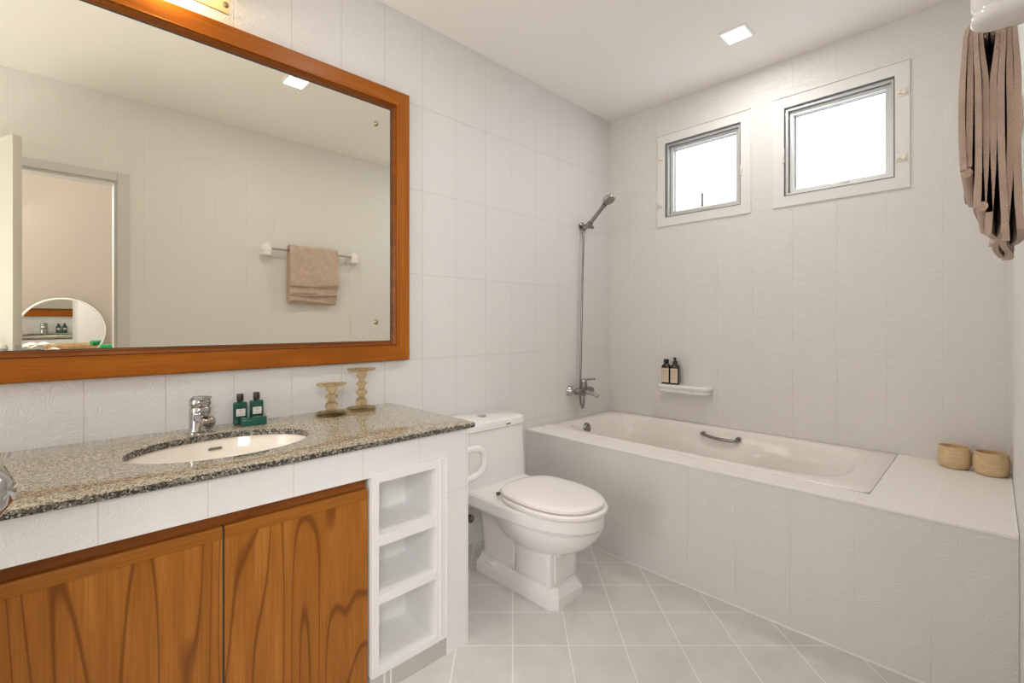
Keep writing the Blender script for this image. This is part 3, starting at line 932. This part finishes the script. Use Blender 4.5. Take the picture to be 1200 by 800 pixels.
for s in (-1, 1):
    b = B(); tube(b, [(.378, s * .078 - .02, .408), (.378, s * .078 + .02, .408)], .012, 14); box(b, .362, .392, s * .078 - .014, s * .078 + .014, .3925, .404, .003)
    obj('seat_hinge', b, M['seat'], toi, 40)
b = B(); lathe(b, [(.009, 0), (.009, .012), (.004, .014)], n=14)
xform(b, Matrix.Translation((.388, -.121, .405)) @ Matrix.Rotation(R(90), 4, 'X'))
obj('hinge_pin', b, M['chrome_dark'], toi, 40)

# water stop valve on the wall beside the toilet
va = thing('stop_valve', 'small chrome stop valve on the wall behind the toilet', 'valve', (0, 1.517, .168))
b = B(); tube(b, [(.001, 0, 0), (.005, 0, 0)], .026, 20); tube(b, [(.004, 0, 0), (.05, 0, 0)], .009, 14)
obj('valve_body', b, M['chrome'], va, 40)
b = B(); tube(b, [(.05, 0, 0), (.056, 0, 0), (.072, 0, 0), (.075, 0, 0)], [.012, .02, .019, .014], 18)
obj('valve_knob', b, M['chrome_dark'], va, 40)
b = B(); tube(b, smoothpath([(.036, 0, .006), (.036, .0, .05), (.036, .0, .10), (.036, 0, .145)], 6), .005, 10)
obj('supply_hose', b, M['chrome'], va, 50)

# ceramic paper-holder loop on the vanity side
lp = thing('loop_holder', 'white ceramic loop holder on the vanity side beside the tank', 'holder', (.535, VY1, H - .535))
b = B()
pts = smoothpath([(0, .012, .060), (0, .05, .062), (0, .092, .057), (0, .114, .036), (0, .118, .008), (0, .108, -.022), (0, .080, -.040), (0, .045, -.046), (0, .012, -.048)], 6)
tube(b, pts, .0135, 14)
obj('loop', b, M['porcelain'], lp, 60)
for zz in (.060, -.048):
    b = B(); lathe(b, [(.027, .0015), (.027, .006), (.018, .015), (.013, .02)], n=24)
    xform(b, Matrix.Translation((0, 0, zz)) @ Matrix.Rotation(R(-90), 4, 'X'))
    obj('mount', b, M['porcelain'], lp, 50)

# ------------------------------------------------------------------ tub tap and hand shower
mxz = H - .430
mx = thing('bath_mixer', 'chrome bath mixer tap on the wall over the tub end', 'tap', (0, 2.465, mxz))
for yy in (-.075, .075):
    b = B(); lathe(b, [(.034, .001), (.034, .004), (.028, .013), (.017, .021), (.0135, .03), (.0135, .055)], n=24)
    xform(b, Matrix.Translation((0, yy, 0)) @ Matrix.Rotation(R(90), 4, 'Y'))
    obj('wall_rose', b, M['chrome'], mx, 40)
b = B()
tube(b, [(.060, -.092, 0), (.060, -.085, 0), (.060, -.03, 0), (.060, .03, 0), (.060, .085, 0), (.060, .092, 0)], [.014, .019, .023, .023, .019, .014], 20)
tube(b, [(.06, .0, .01), (.06, .0, .035), (.06, 0, .058)], [.024, .023, .021], 20)
tube(b, [(.06, 0, -.01), (.06, 0, -.035)], [.012, .011], 14)
obj('body', b, M['chrome_dark'], mx, 40)
b = B(); tube(b, [(.07, 0, -.004), (.11, 0, -.008), (.15, 0, -.016), (.170, 0, -.024)], [.018, .015, .014, .0145], 18)
obj('spout', b, M['chrome'], mx, 40)
b = B(); tube(b, [(.06, 0, .0585), (.06, 0, .072)], [.022, .018], 20); tube(b, [(.055, 0, .070), (.11, 0, .080), (.145, 0, .083)], [.008, .006, .006], 12)
obj('lever', b, M['chrome'], mx, 40)
b = B(); tube(b, [(.105, 0, .008), (.105, 0, .024), (.105, 0, .030)], [.006, .006, .009], 12)
obj('diverter', b, M['chrome_dark'], mx, 40)

hz_ = H + .648
br = thing('shower_bracket', 'chrome wall bracket holding the hand shower', 'bracket', (0, 2.515, hz_))
b = B(); lathe(b, [(.026, .001), (.026, .008), (.010, .012), (.009, .040)], n=22); xform(b, Matrix.Rotation(R(90), 4, 'Y'))
obj('wall_plate', b, M['chrome_dark'], br, 40)
b = B()
dirv = Vector((.18, 0, .165)).normalized()
ctr = Vector((.064, 0, .0))
tube(b, [ctr - dirv * .018, ctr + dirv * .018], .0195, 20)
tube(b, [(.06, .012, -.004), (.06, .045, -.012)], [.013, .011], 16)
obj('cradle', b, M['chrome_dark'], br, 40)

hs = thing('hand_shower', 'chrome hand shower with long hose on the corner wall', 'shower', (0, 2.515, hz_))
b = B()
tube(b, [ctr + dirv * t for t in (.020, .03, .08, .13, .165)], [.0125, .0135, .0125, .0125, .016], 16)
obj('handle', b, M['chrome_dark'], hs, 50)
b = B()
hc = ctr + dirv * .205
lathe(b, [(.012, .022), (.026, .018), (.037, .008), (.041, -.002), (.041, -.010), (.037, -.014), (.004, -.0145)], n=32)
nrm = Vector((.42, -.10, -.72)).normalized()   # spray direction
q = Vector((0, 0, -1)).rotation_difference(nrm).to_matrix().to_4x4()
xform(b, Matrix.Translation(hc) @ q)
hd = obj('shower_head', b, M['chrome'], hs, 50)
b = B()
lathe(b, [(.033, -.0148), (.033, -.0165), (.004, -.0168)], n=28)
xform(b, Matrix.Translation(hc) @ q)
obj('spray_face', b, M['chrome_dark'], hd, 50)
b = B()
p0 = ctr - dirv * .0215
zb = mxz - hz_
pts = smoothpath([p0, p0 - dirv * .04, (.026, -.010, -.12), (.026, -.022, -.40), (.026, -.035, -.80), (.026, -.045, zb + .06), (.027, -.048, zb - .02), (.033, -.047, zb - .085), (.046, -.047, zb - .112), (.058, -.049, zb - .085), (.060, -.05, zb - .036)], 8)
tube(b, pts, .0068, 10)
obj('hose', b, M['chrome_dark'], hs, 60)
b = B(); tube(b, [(.060, -.05, zb - .050), (.060, -.05, zb - .0355)], .010, 14); obj('hose_nut', b, M['chrome'], hs, 40)

# ------------------------------------------------------------------ soap shelf with two bottles
ss = thing('soap_shelf', 'white ceramic ledge on the tiled wall below the windows', 'shelf', (.565, YB, H - .432))
b = B()
def stad(hw, d, z, n=40):
    out = [(hw, -.0005, z)]
    rr = min(.045, d * .6)
    for i in range(11):
        a = math.pi / 2 * i / 10; out.append((hw - rr + rr * math.cos(a), -(d - rr) - rr * math.sin(a), z))
    for i in range(11):
        a = math.pi / 2 + math.pi / 2 * i / 10; out.append((-hw + rr + rr * math.cos(a), -(d - rr) - rr * math.sin(a), z))
    out.append((-hw, -.0005, z)); return out
loft(b, [stad(.150, .070, 0), stad(.160, .082, .006), stad(.163, .086, .014), stad(.161, .084, .020), stad(.155, .078, .023), stad(.158, .082, .027), stad(.165, .090, .034), stad(.166, .092, .044), stad(.163, .088, .051), stad(.155, .079, .053), stad(.148, .071, .0532)])
obj('ceramic_ledge', b, M['porcelain'], ss, 40)
SZ = H - .432 + .0535
def amber_bottle(loc, label, pump):
    t = thing('toiletry_bottle', label, 'bottle', loc, R(6), 'dark bottles on the soap shelf')
    b = B()
    loft(b, [sup(0, 0, .0255, .017, z, 6, 32) for z in (0,)] + [sup(0, 0, .0265, .018, .003, 6, 32), sup(0, 0, .0265, .018, .108, 6, 32), sup(0, 0, .024, .0165, .118, 4, 32), sup(0, 0, .014, .0135, .127, 2.2, 32), sup(0, 0, .0115, .0115, .134, 2, 32)])
    obj('bottle_body', b, M['amber'], t, 40)
    b = B(); box(b, -.0225, .0225, -.0186, -.0182, .010, .100)
    l = obj('paper_label', b, M['tan_label'], t, 0)
    b = B(); box(b, -.018, .018, -.0189, -.0187, .082, .085); box(b, -.018, .008, -.0189, -.0187, .072, .074); box(b, -.018, .012, -.0189, -.0187, .060, .0615); box(b, -.018, .015, -.0189, -.0187, .040, .0415)
    obj('print', b, M['ink'], l, 0)
    b = B()
    if pump:
        lathe(b, [(.0145, .132), (.0145, .146), (.007, .150), (.005, .158), (.009, .160), (.009, .168), (.003, .170)], n=20)
        tube(b, [(0, 0, .164), (0, -.022, .164), (0, -.028, .160)], [.005, .0045, .004], 10)
        obj('pump', b, M['black'], t, 40)
    else:
        lathe(b, [(.0155, .132), (.016, .134), (.016, .154), (.014, .156)], n=22)
        obj('cap', b, M['black'], t, 40)
    return t
amber_bottle((.452, YB - .048, SZ), 'dark bottle with flat black cap on the soap shelf', False)
amber_bottle((.512, YB - .050, SZ), 'dark pump bottle with tan label on the soap shelf', True)

# ------------------------------------------------------------------ wooden pots on the tub ledge
def pot(loc, label):
    t = tag(obj('wooden_pot', lathe(B(), [(.038, 0), (.047, .004), (.053, .016), (.0545, .045), (.054, .070), (.0505, .077), (.0515, .081), (.0515, .090), (.049, .092), (.0465, .090), (.046, .060), (.044, .020), (.030, .010), (.002, .009)], n=40), M['pot_wood'], None, 50), label, 'pot', 'wooden pots on the tub ledge')
    t.location = loc
    return t
pot((1.795, 2.765, TZ), 'tan wooden pot on the tub ledge, the one farther from the corner')
pot((1.906, 2.735, TZ), 'tan wooden pot tucked into the corner of the tub ledge')

# ------------------------------------------------------------------ towel rail and towel on the door wall
BX, BZ = 1.906, H + .567
rl = thing('towel_rail', 'chrome towel rail with white ceramic ends on the door wall', 'towel rail', (XR, 1.505, BZ))
def rail_end(yc):
    b = B()
    def plan(ins, z, n=14):
        out = [(-.0008, -.036 + ins, z)]
        r = .036 - ins
        for i in range(n + 1):
            a = -math.pi / 2 - math.pi * i / n
            out.append((-.046 + r * math.cos(a) * 1.0, yc + r * math.sin(a), z))
        out[0] = (-.0008, yc - .042 + ins, z); out.append((-.0008, yc + .042 - ins, z))
        return out
    loft(b, [plan(.012, -.052), plan(.004, -.050), plan(.0, -.045), plan(0, -.034), plan(.004, -.029), plan(.0045, -.026), plan(.001, -.021), plan(0, -.01), plan(.0, .006), plan(.004, .020), plan(.012, .031), plan(.022, .037), plan(.030, .039)])
    return obj('rail_end', b, M['porcelain'], rl, 50)
rail_end(-.345); rail_end(.345)
b = B(); tube(b, [(BX - XR, -.345, 0), (BX - XR, .345, 0)], .0075, 14)
obj('bar', b, M['chrome'], rl, 50)

def towel():
    b = B(); ny = 26; ya, yb = 1.315, 1.690
    th = .0070
    specs = [  # half-offset, front drop, back drop, phase
        (.0135, .345, .385, .3), (.0215, .338, .405, 1.4), (.0295, .272, .418, 2.2), (.0375, .270, .402, 3.3)]
    def centre(off, fd, bd, ph, y, wig):
        pts = []
        nz = 14
        sway = lambda d: .10 * d * (1 if d < .2 else .8)
        k_ = round((off - .0135) / .008)
        def spread(d):
            f_ = min(d / .11, 1); f_ = f_ * f_ * (3 - 2 * f_)
            return (.0122 + .0072 * k_) * (1 - f_) + (.0048 + .0104 * k_) * f_ + .003 * math.sin(math.pi * min(d / .34, 1)) * k_ / 3
        for i in range(nz, -1, -1):
            d = bd * i / nz
            wv = wig * (d / .4) ** 2 * math.sin(9 * y + ph * 3 + d * 9) * .007
            pts.append((BX + spread(d) + wv, -d))
        for i in range(1, 8):
            a = math.pi * i / 8
            pts.append((BX + (.0122 + .0072 * k_) * math.cos(a), .0 + (.0112 + .0068 * k_) * math.sin(a)))
        for i in range(nz + 1):
            d = fd * i / nz
            wv = wig * (d / .4) ** 2 * math.sin(8 * y + ph * 2 + d * 8) * .006
            pts.append((BX - spread(d) + wv, -d))
        return pts
    for k, (off, fd, bd, ph) in enumerate(specs):
        rings = []
        for j in range(ny + 1):
            f = j / ny; y = ya + (yb - ya) * f
            wob = .004 * math.sin(5 * f + ph * 2) + (.008 * max(0, 1 - f * 7) * math.sin(ph * 5))
            yk = y + (.004 * math.sin(ph * 7) if j in (0, ny) else 0)
            wig = 1.0
            P = centre(off, fd + wob, bd + wob * 1.6, ph, y * 1.6, wig)
            P = [(x, z + BZ + .0085) for x, z in P]
            L_, R_ = [], []
            for i, (x, z) in enumerate(P):
                x0, z0 = P[max(i - 1, 0)]; x1, z1 = P[min(i + 1, len(P) - 1)]
                tx, tz = x1 - x0, z1 - z0; l = math.hypot(tx, tz) or 1
                tw = th + .0030 * min(max(BZ - z, 0) / .11, 1)
                nx_, nz_ = -tz / l * tw / 2, tx / l * tw / 2
                L_.append((x + nx_, yk, z + nz_)); R_.append((x - nx_, yk, z - nz_))
            # rounded hems
            rings.append(L_ + R_[::-1])
        loft(b, rings)
    # the front fold: outer two layers joined at the bottom in a soft U
    for (oa, ob, fd) in ((.0295, .0375, .271), (.0135, .0215, .342)):
        rings = []
        for j in range(ny + 1):
            f = j / ny; y = ya + (yb - ya) * f
            sp = lambda o_: .0048 + .0104 * round((o_ - .0135) / .008) + .001 * round((o_ - .0135) / .008) * math.sin(math.pi * min(fd / .34, 1))
            x0 = BX - sp(ob); x1 = BX - sp(oa)
            ring = []
            for i in range(14):
                a = 2 * math.pi * i / 14
                ring.append(((x0 + x1) / 2 + ((x1 - x0) / 2 + th / 2) * math.cos(a), y, BZ + .008 - fd - .004 * math.sin(5 * f) + .0095 * math.sin(a)))
            rings.append(ring)
        loft(b, rings)
    o = obj('bath_towel', b, M['towel'], None, 60)
    return tag(o, 'folded taupe towel hanging over the rail on the door wall', 'towel')
towel()

# ------------------------------------------------------------------ bedroom things seen in the mirror through the door
dr = thing('dresser', 'wooden dresser in the bedroom seen through the door', 'dresser', (2.78, .05, 0))
TOPZ = H - .185
b = B(); box(b, -.22, .21, -.75, .62, TOPZ - .03, TOPZ, .003); obj('top', b, M['dresser'], dr, 0)
b = B(); box(b, -.20, .20, -.73, .60, .10, TOPZ - .031); obj('body', b, M['dresser'], dr, 0)
for yy in (-.70, .57):
    for xx in (-.17, .17):
        b = B(); tube(b, [(xx, yy, 0), (xx, yy, .10)], [.014, .02], 12); obj('leg', b, M['dresser'], dr, 40)
for k in range(3):
    b = B(); z0 = .13 + k * .27; box(b, -.212, -.2005, -.71, .58, z0, z0 + .25, .002); d_ = obj('drawer', b, M['dresser'], dr, 0)
    for yy in (-.4, .27):
        b = B(); tube(b, [(-.212, yy, z0 + .125), (-.235, yy, z0 + .125)], [.008, .014], 12); obj('drawer_knob', b, M['brass'], d_, 40)
rm = thing('round_mirror', 'round white-framed mirror on the dresser seen in the big mirror', 'mirror', (2.972, .068, TOPZ + .002))
rm.rotation_euler = (0, R(-2.5), R(-4))
RR = .238; rcz = TOPZ + .135
b = B()
rings = []
for i in range(64):
    a = 2 * math.pi * i / 64
    cy_, cz_ = math.cos(a), math.sin(a)
    rings.append([(-.022 + .0065 * math.cos(q_), (RR + .0065 * math.sin(q_)) * cy_, .135 + (RR + .0065 * math.sin(q_)) * cz_) for q_ in [2 * math.pi * j / 10 for j in range(10)]])
# keep only the arc standing above the dresser top
vr = [[b.verts.new(p) for p in r] for r in rings if True]
for i in range(64):
    a_, c_ = vr[i], vr[(i + 1) % 64]
    for j in range(10): b.faces.new((a_[j], a_[(j + 1) % 10], c_[(j + 1) % 10], c_[j]))
bmesh.ops.bisect_plane(b, geom=b.verts[:] + b.edges[:] + b.faces[:], plane_co=(0, 0, .001), plane_no=(0, 0, 1), clear_inner=True)
obj('frame', b, M['white_paint'], rm, 50)
b = B()
vs = [b.verts.new((-.024, RR * math.cos(t), .135 + RR * math.sin(t))) for t in [2 * math.pi * i / 64 for i in range(64)]]
b.faces.new(vs)
ext = bmesh.ops.extrude_face_region(b, geom=b.faces[:])
bmesh.ops.translate(b, verts=[v for v in ext['geom'] if isinstance(v, bmesh.types.BMVert)], vec=(.01, 0, 0))
bmesh.ops.bisect_plane(b, geom=b.verts[:] + b.edges[:] + b.faces[:], plane_co=(0, 0, .001), plane_no=(0, 0, 1), clear_inner=True)
obj('glass', b, M['mirror2'], rm, 0)

bk = thing('open_book', 'open book lying on the dresser before the round mirror', 'book', (2.70, -.02, TOPZ), R(4))
def page(s):
    b = B(); prof = []
    up = [(s * .1 * t, .004 + .020 * math.sin(math.pi * min(t * 1.35, 1)) * (1 - t * .45)) for t in [i / 10 for i in range(11)]]
    ring = lambda x: [(x, y, z) for y, z in up] + [(x, s * .1, .003), (x, 0, .003)]
    loft(b, [ring(-.07), ring(.07)])
    obj('pages', b, M['paper'], bk, 50)
page(1); page(-1)
b = B(); box(b, -.074, .074, -.105, .105, 0, .003); obj('cover', b, M['chrome_dark'], bk, 0)
gb = tag(obj('green_pouch', box(B(), -.04, .04, -.052, .052, 0, .034, .010, 3), M['green_bag'], None, 40), 'small bright green pouch on the dresser beside the round mirror', 'pouch')
gb.location = (2.75, .315, TOPZ)
rt = tag(obj('rattan_stand_in', box(B(), -.03, .03, -.16, .16, 0, .03, .004), M['rattan'], None, 40), 'added woven rattan box standing in for a reflection in the round mirror', 'tray')
rt.location = (2.90, .06, TOPZ)  # added box in place of a rattan strip reflected in the round mirror
